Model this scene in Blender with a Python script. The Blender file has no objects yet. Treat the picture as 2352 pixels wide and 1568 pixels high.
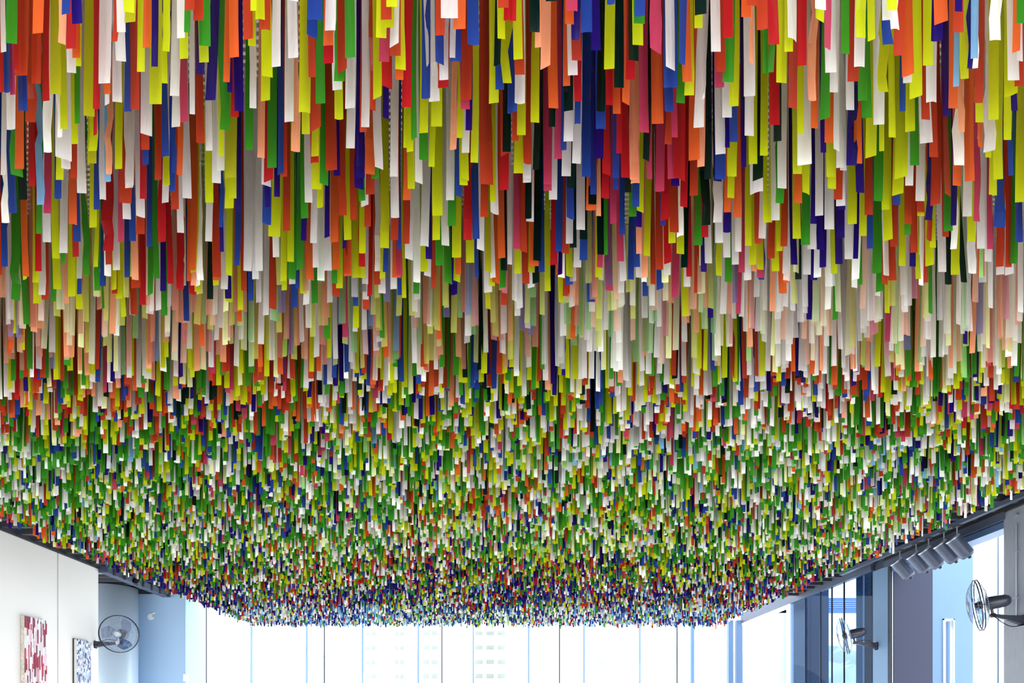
import bpy, bmesh, math, random
import numpy as np
from mathutils import Vector, Matrix
random.seed(7)
PI = math.pi
sc = bpy.context.scene
COL = sc.collection

# ------------------------------------------------------------------ camera
FPX, CX, CY, EYE = 1500.0, 1130.0, 1665.0, 1.6
cam_data = bpy.data.cameras.new('camera')
cam_data.sensor_fit = 'HORIZONTAL'
cam_data.sensor_width = 36.0
cam_data.lens = FPX / 2352 * 36.0
cam_data.shift_x = (1176 - CX) / 2352
cam_data.shift_y = (CY - 784) / 2352
cam_data.clip_end = 500
cam = bpy.data.objects.new('camera', cam_data)
COL.objects.link(cam)
cam.location = (0, 0, EYE)
cam.rotation_euler = (PI / 2, 0, 0)
sc.camera = cam

# ------------------------------------------------------------------ world, sun, exposure
world = bpy.data.worlds.new('overcast_sky'); sc.world = world
world.use_nodes = True
bg = world.node_tree.nodes['Background']
bg.inputs['Color'].default_value = (0.965, 0.985, 1.0, 1)
bg.inputs['Strength'].default_value = 3.0
sun_data = bpy.data.lights.new('sun', 'SUN')
sun_data.energy = 7.0; sun_data.angle = math.radians(12); sun_data.color = (1.0, 0.96, 0.9)
sun = bpy.data.objects.new('sun', sun_data); COL.objects.link(sun)
sun.rotation_euler = (math.radians(-50), 0, math.radians(14))      # sun comes in through the glass front onto the floor
sc.view_settings.view_transform = 'Standard'
sc.view_settings.look = 'None'
sc.view_settings.gamma = 1
sc.view_settings.use_curve_mapping = False
sc.view_settings.exposure = 0.18
# added unseen spots near the ceiling for ribbon highlights, aimed forward along the ribbons
for i, (lx, ly) in enumerate(((-4.4, 0.1), (-2.9, -0.2), (-1.4, 0.0), (0.1, -0.2), (1.6, 0.0), (3.1, -0.2), (4.6, 0.1))):
    ld = bpy.data.lights.new('added_highlight_spot', 'SPOT'); ld.energy = 42; ld.shadow_soft_size = 0.06
    ld.spot_size = math.radians(95); ld.spot_blend = 0.6; ld.color = (1.0, 0.95, 0.88)
    lo = bpy.data.objects.new('added_highlight_spot', ld); COL.objects.link(lo)
    lo.location = (lx, ly, 3.85)
    lo.rotation_euler = (math.radians(84), 0, 0)
sc.cycles.max_bounces = 8
sc.cycles.transparent_max_bounces = 24

# ------------------------------------------------------------------ helpers
def lin(c):
    r = []
    for v in c:
        v = v / 255.0
        r.append(v / 12.92 if v <= 0.04045 else ((v + 0.055) / 1.055) ** 2.4)
    return (r[0], r[1], r[2], 1)

def X(px, Y): return (px - CX) / FPX * Y
def Z(py, Y): return EYE + (CY - py) / FPX * Y

def mat(name, rgb, rough=0.6, metal=0.0, noise=0.0, nscale=8.0, stretch=(1, 1, 1), bump=0.0, spec=0.5):
    m = bpy.data.materials.new(name); m.use_nodes = True
    nt = m.node_tree; b = nt.nodes['Principled BSDF']
    b.inputs['Base Color'].default_value = lin(rgb)
    b.inputs['Roughness'].default_value = rough
    b.inputs['Metallic'].default_value = metal
    b.inputs['Specular IOR Level'].default_value = spec
    if noise or bump:
        tc = nt.nodes.new('ShaderNodeTexCoord'); mp = nt.nodes.new('ShaderNodeMapping')
        mp.inputs['Scale'].default_value = stretch
        nz = nt.nodes.new('ShaderNodeTexNoise'); nz.inputs['Scale'].default_value = nscale
        nz.inputs['Detail'].default_value = 4
        nt.links.new(tc.outputs['Object'], mp.inputs[0]); nt.links.new(mp.outputs[0], nz.inputs['Vector'])
        if noise:
            hs = nt.nodes.new('ShaderNodeHueSaturation'); hs.inputs['Color'].default_value = lin(rgb)
            mr = nt.nodes.new('ShaderNodeMapRange')
            mr.inputs['From Min'].default_value = 0.3; mr.inputs['From Max'].default_value = 0.7
            mr.inputs['To Min'].default_value = 1 - noise; mr.inputs['To Max'].default_value = 1 + noise
            nt.links.new(nz.outputs['Fac'], mr.inputs['Value']); nt.links.new(mr.outputs[0], hs.inputs['Value'])
            nt.links.new(hs.outputs[0], b.inputs['Base Color'])
        if bump:
            bp = nt.nodes.new('ShaderNodeBump'); bp.inputs['Strength'].default_value = bump
            bp.inputs['Distance'].default_value = 0.01
            nt.links.new(nz.outputs['Fac'], bp.inputs['Height']); nt.links.new(bp.outputs[0], b.inputs['Normal'])
    return m

def tag(o, label=None, cat=None, group=None, kind=None):
    if label: o['label'] = label
    if cat: o['category'] = cat
    if group: o['group'] = group
    if kind: o['kind'] = kind
    return o

def empty(name, loc, label, cat, group=None, rz=0.0):
    o = bpy.data.objects.new(name, None); COL.objects.link(o)
    o.location = loc; o.rotation_euler = (0, 0, rz)
    return tag(o, label, cat, group)

class MB:
    def __init__(s): s.v = []; s.f = []
    def box(s, x0, x1, y0, y1, z0, z1):
        n = len(s.v)
        s.v += [(x0,y0,z0),(x1,y0,z0),(x1,y1,z0),(x0,y1,z0),(x0,y0,z1),(x1,y0,z1),(x1,y1,z1),(x0,y1,z1)]
        s.f += [tuple(n+i for i in q) for q in ((0,3,2,1),(4,5,6,7),(0,1,5,4),(1,2,6,5),(2,3,7,6),(3,0,4,7))]
        return s
    def tube(s, pts, r, seg=8, r2=None, caps=True, closed=False):
        pts = [Vector(p) for p in pts]; n = len(pts); base = len(s.v)
        for i, p in enumerate(pts):
            if closed: d = pts[(i+1) % n] - pts[i-1]
            else: d = pts[min(i+1, n-1)] - pts[max(i-1, 0)]
            d.normalize()
            a = Vector((0,0,1)) if abs(d.z) < 0.9 else Vector((1,0,0))
            u = d.cross(a).normalized(); w = d.cross(u)
            rr = r if r2 is None else r + (r2 - r) * i / max(1, n-1)
            for k in range(seg):
                t = 2*PI*k/seg
                s.v.append(tuple(p + u*(rr*math.cos(t)) + w*(rr*math.sin(t))))
        m = n if closed else n-1
        for i in range(m):
            for k in range(seg):
                a0 = base+i*seg+k; a1 = base+i*seg+(k+1) % seg
                b0 = base+((i+1) % n)*seg+k; b1 = base+((i+1) % n)*seg+(k+1) % seg
                s.f.append((a0, a1, b1, b0))
        if caps and not closed:
            s.f.append(tuple(base+k for k in reversed(range(seg))))
            s.f.append(tuple(base+(n-1)*seg+k for k in range(seg)))
        return s
    def lathe_x(s, prof, seg=28, x0=0.0):
        """profile of (x, r) turned about the local x axis"""
        base = len(s.v)
        for (x, r) in prof:
            for k in range(seg):
                t = 2*PI*k/seg
                s.v.append((x0+x, r*math.cos(t), r*math.sin(t)))
        for i in range(len(prof)-1):
            for k in range(seg):
                s.f.append((base+i*seg+k, base+i*seg+(k+1) % seg, base+(i+1)*seg+(k+1) % seg, base+(i+1)*seg+k))
        return s
    def build(s, name, m, parent=None, smooth=False, bevel=0.0):
        me = bpy.data.meshes.new(name); me.from_pydata(s.v, [], s.f); me.validate()
        if m is not None: me.materials.append(m)
        if smooth:
            for p in me.polygons: p.use_smooth = True
        o = bpy.data.objects.new(name, me); COL.objects.link(o)
        if parent: o.parent = parent
        if bevel:
            b = o.modifiers.new('bevel', 'BEVEL'); b.width = bevel; b.segments = 2; b.limit_method = 'ANGLE'
        return o

def struct(name, mb, m, parent=None, label=None, bevel=0.0):
    o = mb.build(name, m, parent, bevel=bevel)
    if parent is None: o['kind'] = 'structure'
    if label: o['label'] = label
    return o

# ------------------------------------------------------------------ dimensions (metres; eye at z 1.6)
XL, XR = -6.0, 5.74
HC = EYE + 2.4            # underside of the ceiling
TIP = EYE + 1.65          # mean level of the ribbon tips
YF = 15.0                 # glass front

M_white = mat('painted_white_board', (246, 244, 243), 0.65, noise=0.015, nscale=1.5)
M_cool = mat('pale_blue_cast', (172, 206, 240), 0.6, noise=0.02, nscale=1.2)  # pale wall with the blue daylight cast put into its colour
M_pier_shade = mat('shaded_pier_panel', (54, 62, 88), 0.7, noise=0.04, nscale=60, bump=0.05)  # shade on the pier's room face put into the colour
M_grey = mat('grey_board_cladding', (146, 152, 164), 0.6, noise=0.07, nscale=10, stretch=(8, 8, 0.6), bump=0.1)
M_floor = mat('pale_polished_floor', (240, 238, 234), 0.35, noise=0.03, nscale=2)
M_dark = mat('black_ceiling_deck', (26, 26, 30), 0.8, noise=0.1, nscale=5)
M_joist = mat('charcoal_joist', (58, 60, 70), 0.55, noise=0.08, nscale=9)
M_slat = mat('pale_grey_slat', (225, 222, 214), 0.5)
M_beam = mat('dark_blue_grey_steel', (76, 86, 108), 0.45, noise=0.06, nscale=7)
M_seam = mat('dark_joint', (52, 56, 66), 0.7)
M_frame = mat('blue_anodised_frame', (92, 122, 164), 0.4, metal=0.2)
M_granite = mat('speckled_dark_granite', (38, 52, 80), 0.35, noise=0.85, nscale=90, stretch=(1, 1, 0.6))
M_mull = mat('grey_blue_mullion', (112, 134, 160), 0.4)
M_out = mat('outdoor_concrete', (238, 238, 234), 0.9, noise=0.03, nscale=0.6)
M_outwin = mat('outdoor_window_glass', (164, 171, 168), 0.4)
M_hill = mat('hazy_hillside', (176, 184, 176), 1.0, noise=0.2, nscale=0.12)
M_black = mat('black_plastic', (22, 22, 30), 0.35)
M_charcoal = mat('charcoal_plastic', (52, 54, 70), 0.3, spec=0.7)
M_wire = mat('dark_chromed_wire', (66, 80, 108), 0.3, metal=0.6)
M_cage = mat('silvery_cage_wire', (150, 164, 188), 0.35, metal=0.3)
M_rim = mat('dark_cage_rim', (36, 44, 66), 0.4)
M_lamp = mat('gunmetal_lamp_housing', (88, 98, 120), 0.42, metal=0.35, noise=0.08, nscale=20)
M_gal = mat('galvanised_conduit', (176, 184, 200), 0.35, metal=0.5)
M_cream = mat('cream_board_edge', (222, 212, 198), 0.7, noise=0.25, nscale=25)
M_emblem = mat('white_vinyl', (255, 255, 255), 0.5)

def glass_mat(name, rgb=(232, 242, 250), refl=0.06):
    m = bpy.data.materials.new(name); m.use_nodes = True
    nt = m.node_tree; nt.nodes.clear()
    out = nt.nodes.new('ShaderNodeOutputMaterial'); mx = nt.nodes.new('ShaderNodeMixShader')
    tr = nt.nodes.new('ShaderNodeBsdfTransparent'); gl = nt.nodes.new('ShaderNodeBsdfGlossy')
    tr.inputs[0].default_value = lin(rgb); gl.inputs['Roughness'].default_value = 0.02
    mx.inputs[0].default_value = refl
    nt.links.new(tr.outputs[0], mx.inputs[1]); nt.links.new(gl.outputs[0], mx.inputs[2])
    nt.links.new(mx.outputs[0], out.inputs[0])
    return m
M_glass = glass_mat('clear_glass', (246, 250, 252), 0.015)
M_glass2 = glass_mat('faintly_blue_glass', (206, 226, 244), 0.02)
M_blade = glass_mat('smoky_clear_blade', (120, 152, 200), 0.25)

# ------------------------------------------------------------------ setting: floor, ceiling
struct('floor', MB().box(-9, 9, -4, 16, -0.1, 0), M_floor)
ceil = struct('ceiling', MB().box(-9.2, 6.0, 0.2, 12.35, HC + 0.16, HC + 0.26), M_dark)
ji = 0
me_j = None
y = 0.5
while y < 12.3:
    if me_j is None:
        j = MB().box(-9.0, XR, -0.03, 0.03, 0, 0.14).build('joist', M_joist, ceil); me_j = j.data
    else:
        j = bpy.data.objects.new('joist', me_j); COL.objects.link(j); j.parent = ceil
    j.location = (0, y, HC + 0.02)
    y += 0.30
mb = MB(); y = 1.6
while y < 6.0:
    mb.box(-4.4, 4.2, y, y + 0.012, HC, HC + 0.018); y += 0.027
lv = mb.build('louvre_blades', M_slat, ceil); tag(lv, 'thin pale louvre blades seen through gaps between the ribbons', kind='stuff')

# left wall: two boards with a joint, then the return
s_px = 134
Yj = -XL * FPX / (CX - s_px); Ye = -XL * FPX / (CX - 226)
wl = struct('wall_left', MB().box(XL - 0.12, XL - 0.02, 6.4, Ye - 0.01, 0, HC), M_seam)
MB().box(XL - 0.03, XL, 6.4, Yj - 0.02, 0, HC - 0.02).build('panel', M_white, wl, bevel=0.004)
MB().box(XL - 0.03, XL, Yj, Ye, 0, HC - 0.02).build('panel', M_white, wl, bevel=0.004)
MB().box(XL - 0.005, XL + 0.02, 6.4, Ye, HC - 0.02, HC + 0.0).build('shadow_line', M_seam, wl)  # dark strip put in for the shadow gap above the wall
# edge beam carried on beyond the wall, with joint plates
tb = struct('trim_1', MB().box(XL, XL + 0.14, Ye, 12.0, HC - 0.07, HC + 0.02), M_beam)
for k in range(7):
    MB().box(XL + 0.13, XL + 0.16, Ye + 0.15 + k*0.28, Ye + 0.19 + k*0.28, HC - 0.08, HC + 0.02).build('joint_plate', M_seam, tb)
MB().box(XL - 0.6, XL - 0.1, 10.25, 10.30, HC - 0.02, HC).build('light_strip', M_gal, tb)
MB().box(XL - 0.9, XL - 0.35, 11.35, 11.40, HC - 0.02, HC).build('light_strip', M_gal, tb)
# alcove behind the left wall
YA = 11.9
xa, xb = X(315, YA), X(425, YA)
wa = struct('wall_back', MB().box(-9.0, xb, YA + 0.02, YA + 0.25, 0, HC), M_cool)
MB().box(xa + 0.012, xb, YA, YA + 0.02, 0, HC - 0.01).build('panel', M_cool, wa, bevel=0.003)
MB().box(-9.0, xa - 0.012, YA + 0.005, YA + 0.02, 0, HC - 0.01).build('panel', M_cool, wa)
MB().box(xb - 0.01, xb + 0.012, YA - 0.005, YA + 0.8, 0, HC - 0.01).build('return_panel', M_cool, wa)
# round column in the alcove
cb = MB(); cseg = 48; cr = 0.40; cxr = X(311, 11.45) - cr
n0 = 0
cb.tube([(cxr, 11.45, 0), (cxr, 11.45, HC)], cr, seg=cseg)
o = cb.build('trim_2', mat('satin_white_column', (205, 226, 246), 0.3, metal=0.1), smooth=False); o['kind'] = 'structure'
for p in o.data.polygons: p.use_smooth = len(p.vertices) == 4
# small white emblem stuck on the wall panel: round fruit body with a bite, and a leaf
def emblem():
    cx0, cz0 = X(347, YA), Z(1416, YA)
    bm = bmesh.new(); r = 0.062
    pts = []
    for k in range(40):
        t = 2*PI*k/40
        rr = r * (1 - 0.10 * math.exp(-((t - PI/2)/0.35)**2))
        px_, pz_ = rr*math.cos(t), rr*math.sin(t)
        # bite on the upper right
        bx_, bz_, br_ = 0.055, 0.028, 0.036
        d = math.hypot(px_-bx_, pz_-bz_)
        if d < br_:
            px_ = bx_ + (px_-bx_)/max(d, 1e-4)*br_ ; pz_ = bz_ + (pz_-bz_)/max(d, 1e-4)*br_
            if px_ > 0.04: px_ = 0.022
        pts.append((px_, pz_))
    vs = [bm.verts.new((cx0+a, YA-0.004, cz0+b)) for a, b in pts]; bm.faces.new(vs)
    leaf = [(0.018, 0.05), (0.035, 0.045), (0.07, 0.055), (0.085, 0.075), (0.05, 0.078), (0.025, 0.068)]
    vs = [bm.verts.new((cx0+a, YA-0.004, cz0+b)) for a, b in leaf]; bm.faces.new(vs)
    geo = bmesh.ops.extrude_face_region(bm, geom=list(bm.faces))
    for e in geo['geom']:
        if isinstance(e, bmesh.types.BMVert): e.co.y -= 0.006
    bmesh.ops.recalc_face_normals(bm, faces=bm.faces)
    me = bpy.data.meshes.new('wall_emblem'); bm.to_mesh(me); bm.free(); me.materials.append(M_emblem)
    e = bpy.data.objects.new('wall_emblem', me); COL.objects.link(e)
    tag(e, 'small white bitten fruit emblem on the pale blue alcove wall', 'emblem')
emblem()
e = MB().box(X(428, 12.0), X(440, 12.0), YA - 0.03, YA - 0.012, Z(1565, 12), Z(1548, 12)).build('wall_switch', M_white, bevel=0.004)
MB().box(X(431, 12.0), X(437, 12.0), YA - 0.036, YA - 0.03, Z(1561, 12), Z(1552, 12)).build('rocker', M_emblem, e)
tag(e, 'small white switch plate at the edge of the alcove wall', 'switch')

# front: glass wall with thin dark joints, facade mullions further out
w1 = struct('window_1', MB().box(-8.5, XR, YF - 0.03, YF + 0.03, HC + 2.0, HC + 2.15), M_frame)
jx = [X(p, YF) for p in (203, 474, 745, 1015, 1285, 1555, 1671)]
for i in range(len(jx) - 1):
    MB().box(jx[i] + 0.01, jx[i+1] - 0.01, YF - 0.006, YF + 0.006, 0, HC + 2.0).build('pane', M_glass, w1)
for x in jx[1:-1]:
    MB().box(x - 0.011, x + 0.011, YF - 0.012, YF + 0.012, 0, HC + 2.0).build('joint', M_seam, w1)
for p0, p1 in ((1671, 1682), (1689, 1703)):
    MB().box(X(p0, YF), X(p1, YF), YF - 0.08, YF + 0.05, 0, HC).build('corner_post', M_frame, w1, bevel=0.006)
w2 = struct('window_2', MB().box(-13, 9.5, 19.96, 20.04, EYE + 4.2, EYE + 4.3), M_mull)
for k, p in enumerate((197, 324, 451, 578, 705, 833, 961, 1087, 1214, 1341, 1469, 1590)):
    wd = 0.022 if k not in (11,) else 0.045
    x = X(p, 20)
    MB().box(x - wd, x + wd, 19.95, 20.05, 0, EYE + 4.2).build('mullion', M_frame if k == 11 else M_mull, w2)

# right hand side ------------------------------------------------
# near pier (grey boards), beam, shaded pier, recessed room, glazing
Yp = XR * FPX / (2305 - CX)
M_recess = mat('mid_blue_cast', (112, 144, 180), 0.6, noise=0.02, nscale=1.2)  # blue daylight cast put into the wall colour
pr = struct('wall_right', MB().box(XR + 0.02, XR + 0.5, 5.9, Yp, 0, HC), M_grey)
yy = [5.9, 6.9, Yp]
for a, b in zip(yy[:-1], yy[1:]):
    MB().box(XR, XR + 0.022, a + 0.004, b - 0.002, 0, HC - 0.02).build('panel', M_grey, pr, bevel=0.003)
YS = XR * FPX / (2042 - CX); YS2 = XR * FPX / (2005 - CX)
bm_ = struct('trim_3', MB().box(XR - 0.02, XR + 0.25, Yp - 0.02, YS + 0.1, HC - 0.10, HC + 0.16), M_beam)
MB().box(XR + 0.02, XR + 0.22, Yp, YS + 0.1, HC - 0.185, HC - 0.11).build('lower_flange', M_frame, bm_)
MB().box(XR - 0.03, XR + 0.0, 5.9, YS + 0.1, HC - 0.012, HC + 0.16).build('shadow_gap', M_dark, bm_)
MB().box(XR - 0.24, XR - 0.18, 4.0, YS2 + 0.5, HC - 0.03, HC + 0.02).build('lighting_rail', M_beam, bm_)
# pier with lit side face and shaded room face, both put into the colours
sp = struct('wall_pier', MB().box(XR + 0.02, X(2141, YS), YS + 0.01, YS2, 0, HC + 0.3), M_pier_shade)
MB().box(XR + 0.06, X(2141, YS), YS - 0.012, YS + 0.01, 0, HC + 0.3).build('panel', M_pier_shade, sp)
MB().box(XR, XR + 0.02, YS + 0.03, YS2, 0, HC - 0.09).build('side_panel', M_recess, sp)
MB().box(XR + 0.0, XR + 0.02, YS - 0.02, YS + 0.012, 0, HC - 0.1).build('corner_strip', M_seam, sp)
MB().box(XR + 0.032, XR + 0.045, YS - 0.02, YS + 0.012, 0, HC - 0.1).build('corner_strip', M_gal, sp)
# pale wall in the recess, with a tall slot window; daylight beyond it
YR = 10.6
x0r, x1r = 6.3, X(2235, YR)
sx0, sx1 = X(2165, YR), X(2191, YR); sz1 = Z(1421, YR)
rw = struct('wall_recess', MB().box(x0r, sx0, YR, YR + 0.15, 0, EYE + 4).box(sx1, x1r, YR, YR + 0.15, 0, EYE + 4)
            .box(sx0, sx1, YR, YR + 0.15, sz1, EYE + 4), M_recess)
ws = struct('window_3', MB().box(sx0, sx0 + 0.02, YR - 0.02, YR + 0.16, 0, sz1).box(sx1 - 0.02, sx1, YR - 0.02, YR + 0.16, 0, sz1)
            .box(sx0, sx1, YR - 0.02, YR + 0.16, sz1 - 0.02, sz1), M_white)
MB().box(X(2177, YR), X(2181, YR), YR - 0.01, YR + 0.05, 0, sz1 - 0.04).build('mullion', M_frame, ws)
MB().box(sx0 + 0.02, sx1 - 0.02, YR + 0.09, YR + 0.1, 0, sz1 - 0.02).build('pane', M_glass, ws)
w4 = struct('window_4', MB().box(X(2295, 9.5) - 0.012, X(2295, 9.5) + 0.012, 9.49, 9.52, 0, EYE + 4), M_gal)
MB().box(X(2295, 9.5) + 0.012, X(2390, 9.5), 9.50, 9.51, 0, EYE + 4).build('pane', M_glass, w4)
MB().box(6.6, X(2295, 9.5) - 0.012, 9.50, 9.51, 0, EYE + 4).build('pane', M_glass, w4)
# side glazing from the pier to the front corner
w5 = struct('window_5', MB().box(XR - 0.03, XR + 0.04, YS2, YF, HC - 0.07, HC + 0.16), M_beam)
ys = [YS2] + [XR * FPX / (p - CX) for p in (1939, 1911, 1885, 1850, 1815)]
for a, b in zip(ys[:-1], ys[1:]):
    MB().box(XR - 0.005, XR + 0.005, a + 0.01, b - 0.01, 0, HC - 0.07).build('pane', M_glass2, w5)
for b in ys[1:-1]:
    MB().box(XR - 0.012, XR + 0.012, b - 0.006, b + 0.006, 0, HC - 0.07).build('joint', M_seam, w5)
MB().box(XR - 0.03, XR + 0.04, ys[-1] - 0.05, ys[-1] + 0.1, 0, HC - 0.07).build('jamb', M_white, w5)
MB().box(XR - 0.03, XR + 0.04, ys[-1] + 0.1, YF, HC - 0.13, HC - 0.07).build('head', M_white, w5)
# granite clad columns outside that glazing
def granite(Y0, p_left, p_corner, p_right):
    xc, xr_ = X(p_corner, Y0), X(p_right, Y0)
    Y1 = xc * FPX / (p_left - CX)
    g = struct('trim_4', MB().box(xc, xr_ + 0.3, Y0, Y1, 0, EYE + 3.2), M_granite, bevel=0.004)
    MB().box(xc - 0.012, xc + 0.006, Y0 - 0.012, Y0 + 0.006, 0, EYE + 3.2).build('corner_bead', M_gal, g)
    MB().box(X(p_right - 6, Y0), X(p_right - 4, Y0), Y0 - 0.006, Y0 + 0.004, 0, EYE + 3.2).build('joint', M_seam, g)
granite(10.35, 1966, 1984, 2008)
granite(12.6, 1820, 1850, 1868)
# pale outdoor bay seen past the corner, and a slatted canopy
ob = struct('wall_outer', MB().box(X(1772, 16), X(1806, 16), 16.0, 16.2, 0, EYE + 3.1), M_cool)  # blue shade on the white bay put into its colour
MB().box(X(1704, 16), X(1812, 16), 15.6, 16.3, EYE + 3.1, EYE + 3.3).build('soffit', M_out, ob)
MB().box(X(1806, 16), X(1814, 16), 15.9, 16.2, 0, EYE + 3.1).build('frame', M_white, ob)
cn = empty('slatted_canopy', (9.2, 17, EYE + 3.1), 'slatted blue steel canopy outside the side glazing', 'canopy')
for k in range(7):
    MB().box(-2.2, 1.6, -0.9 + k*0.28, -0.82 + k*0.28, -0.04, 0.04).build('slat', M_frame, cn)
MB().tube([(-2.2, -1.0, 0.02), (1.6, 1.2, 0.35)], 0.05, 6).build('stay', M_frame, cn)
MB().box(-2.2, 1.6, -1.0, -0.92, -0.35, -0.25).build('edge_beam', M_frame, cn)

# ------------------------------------------------------------------ outdoors, far and pale
struct('ground', MB().box(-120, 120, 16.0, 140, -0.4, -0.2), M_out)
bmh = bmesh.new()
bmesh.ops.create_grid(bmh, x_segments=60, y_segments=16, size=1)
for v in bmh.verts:
    u, w = v.co.x, v.co.y
    x_ = u * 110; y_ = 118 + w * 20
    z_ = (w + 1) * (9 + 6*math.sin(u*4+1) + 3*math.sin(u*11)) + 1.5*math.sin(u*37+w*9)
    v.co = (x_, y_, z_)
me = bpy.data.meshes.new('hill'); bmh.to_mesh(me); bmh.free(); me.materials.append(M_hill)
o = bpy.data.objects.new('hill', me); COL.objects.link(o); o['kind'] = 'structure'

def apartment(p0, p1, Y, label, bays):
    x0, x1 = X(p0, Y), X(p1, Y); s = Y / FPX
    b = empty('apartment_building', ((x0+x1)/2, Y, 0), label, 'building')
    cx0 = (x0 + x1)/2
    MB().box(x0-cx0, x1-cx0, 0, 8, 0, 18).build('wall', M_out, b)
    floors = [1440 + 32.5*k for k in range(-4, 6)]
    for py in floors:
        z = Z(py, Y)
        for (a0, a1) in bays:
            xx0, xx1 = X(a0, Y)-cx0, X(a1, Y)-cx0
            bal = MB().box(xx0, xx1, -1.0, 0, z - 0.12, z).build('balcony', M_out, b)
            MB().box(xx0, xx1, -1.0, -0.94, z, z + 0.45).build('railing', M_outwin, bal)
            n = 2 if a1 - a0 < 50 else 3
            for i in range(n):
                w0 = xx0 + (xx1-xx0)*(i+0.15)/n; w1_ = xx0 + (xx1-xx0)*(i+0.8)/n
                MB().box(w0, w1_, -0.03, 0.02, z + 0.02, z + 0.95).build('window', M_outwin, b)
apartment(965, 1190, 62, 'pale apartment block with stacked balconies straight beyond the glass', [(1087, 1166), (968, 1010)])
apartment(770, 935, 66, 'paler narrower apartment block beside the block with wide balconies', [(836, 866), (905, 930)])

# ------------------------------------------------------------------ ribbons
RGB = {'L': (184, 192, 22), 'D': (166, 164, 26), 'R': (168, 54, 30), 'O': (206, 88, 38), 'C': (170, 26, 31),
       'W': (212, 208, 207), 'T': (250, 250, 246), 'G': (52, 132, 32), 'B': (34, 60, 138), 'V': (30, 12, 100),
       'K': (3, 26, 22), 'P': (176, 56, 86), 'S': (238, 156, 116), 'A': (118, 172, 216), 'Y': (226, 230, 168), 'M': (150, 204, 122)}  # D carries shading of the lime, A glare, S and T gloss, painted in
WORD = {'L': 'lime', 'D': 'shaded-lime', 'R': 'rust red', 'O': 'orange', 'C': 'crimson', 'W': 'grey-white', 'T': 'bright white',
        'G': 'green', 'B': 'blue', 'V': 'navy violet', 'K': 'black-green', 'P': 'rose pink', 'S': 'salmon', 'A': 'sky blue', 'Y': 'cream', 'M': 'mint'}
def ribbon_mat(name, rgb, film=0.0):
    m = bpy.data.materials.new(name); m.use_nodes = True
    nt = m.node_tree; b = nt.nodes['Principled BSDF']; out = nt.nodes['Material Output']
    b.inputs['Roughness'].default_value = 0.24
    crisp = name.split('_')[-1] in ('salmon', 'white') or name.endswith('sky_blue')
    b.inputs['Specular IOR Level'].default_value = 1.0 if crisp else 0.4
    if crisp: b.inputs['Roughness'].default_value = 0.2
    tc = nt.nodes.new('ShaderNodeTexCoord'); mp = nt.nodes.new('ShaderNodeMapping')
    mp.inputs['Scale'].default_value = (14, 14, 3)
    nz = nt.nodes.new('ShaderNodeTexNoise'); nz.inputs['Scale'].default_value = 1.6; nz.inputs['Detail'].default_value = 3
    nt.links.new(tc.outputs['Object'], mp.inputs[0]); nt.links.new(mp.outputs[0], nz.inputs['Vector'])
    mr = nt.nodes.new('ShaderNodeMapRange'); mr.inputs['From Min'].default_value = 0.3; mr.inputs['From Max'].default_value = 0.7
    mr.inputs['To Min'].default_value = 0.90; mr.inputs['To Max'].default_value = 1.08
    hs = nt.nodes.new('ShaderNodeHueSaturation'); hs.inputs['Color'].default_value = lin(rgb)
    nt.links.new(nz.outputs['Fac'], mr.inputs['Value']); nt.links.new(mr.outputs[0], hs.inputs['Value'])
    nt.links.new(hs.outputs[0], b.inputs['Base Color'])
    bp = nt.nodes.new('ShaderNodeBump'); bp.inputs['Strength'].default_value = 0.9 if crisp else 0.3; bp.inputs['Distance'].default_value = 0.02
    nt.links.new(nz.outputs['Fac'], bp.inputs['Height']); nt.links.new(bp.outputs[0], b.inputs['Normal'])
    tl = nt.nodes.new('ShaderNodeBsdfTranslucent'); nt.links.new(hs.outputs[0], tl.inputs['Color'])
    mx = nt.nodes.new('ShaderNodeMixShader'); mx.inputs[0].default_value = 0.52
    nt.links.new(b.outputs[0], mx.inputs[1]); nt.links.new(tl.outputs[0], mx.inputs[2])
    last = mx
    if film:
        tr = nt.nodes.new('ShaderNodeBsdfTransparent')
        tr.inputs[0].default_value = tuple(0.55 + 0.45*c for c in lin(rgb)[:3]) + (1,)
        m2 = nt.nodes.new('ShaderNodeMixShader'); m2.inputs[0].default_value = film
        nt.links.new(mx.outputs[0], m2.inputs[1]); nt.links.new(tr.outputs[0], m2.inputs[2]); last = m2
    nt.links.new(last.outputs[0], out.inputs[0])
    return m
KEYS = 'LDROCWTGBVKPSAYM'
RM = {k: ribbon_mat('ribbon_' + WORD[k].replace(' ', '_').replace('-', '_'), RGB[k]) for k in KEYS}
RF = {k: ribbon_mat('sheer_ribbon_' + WORD[k].replace(' ', '_').replace('-', '_'), tuple(c*0.62 + 250*0.38 for c in RGB[k]), 0.5) for k in KEYS}

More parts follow.
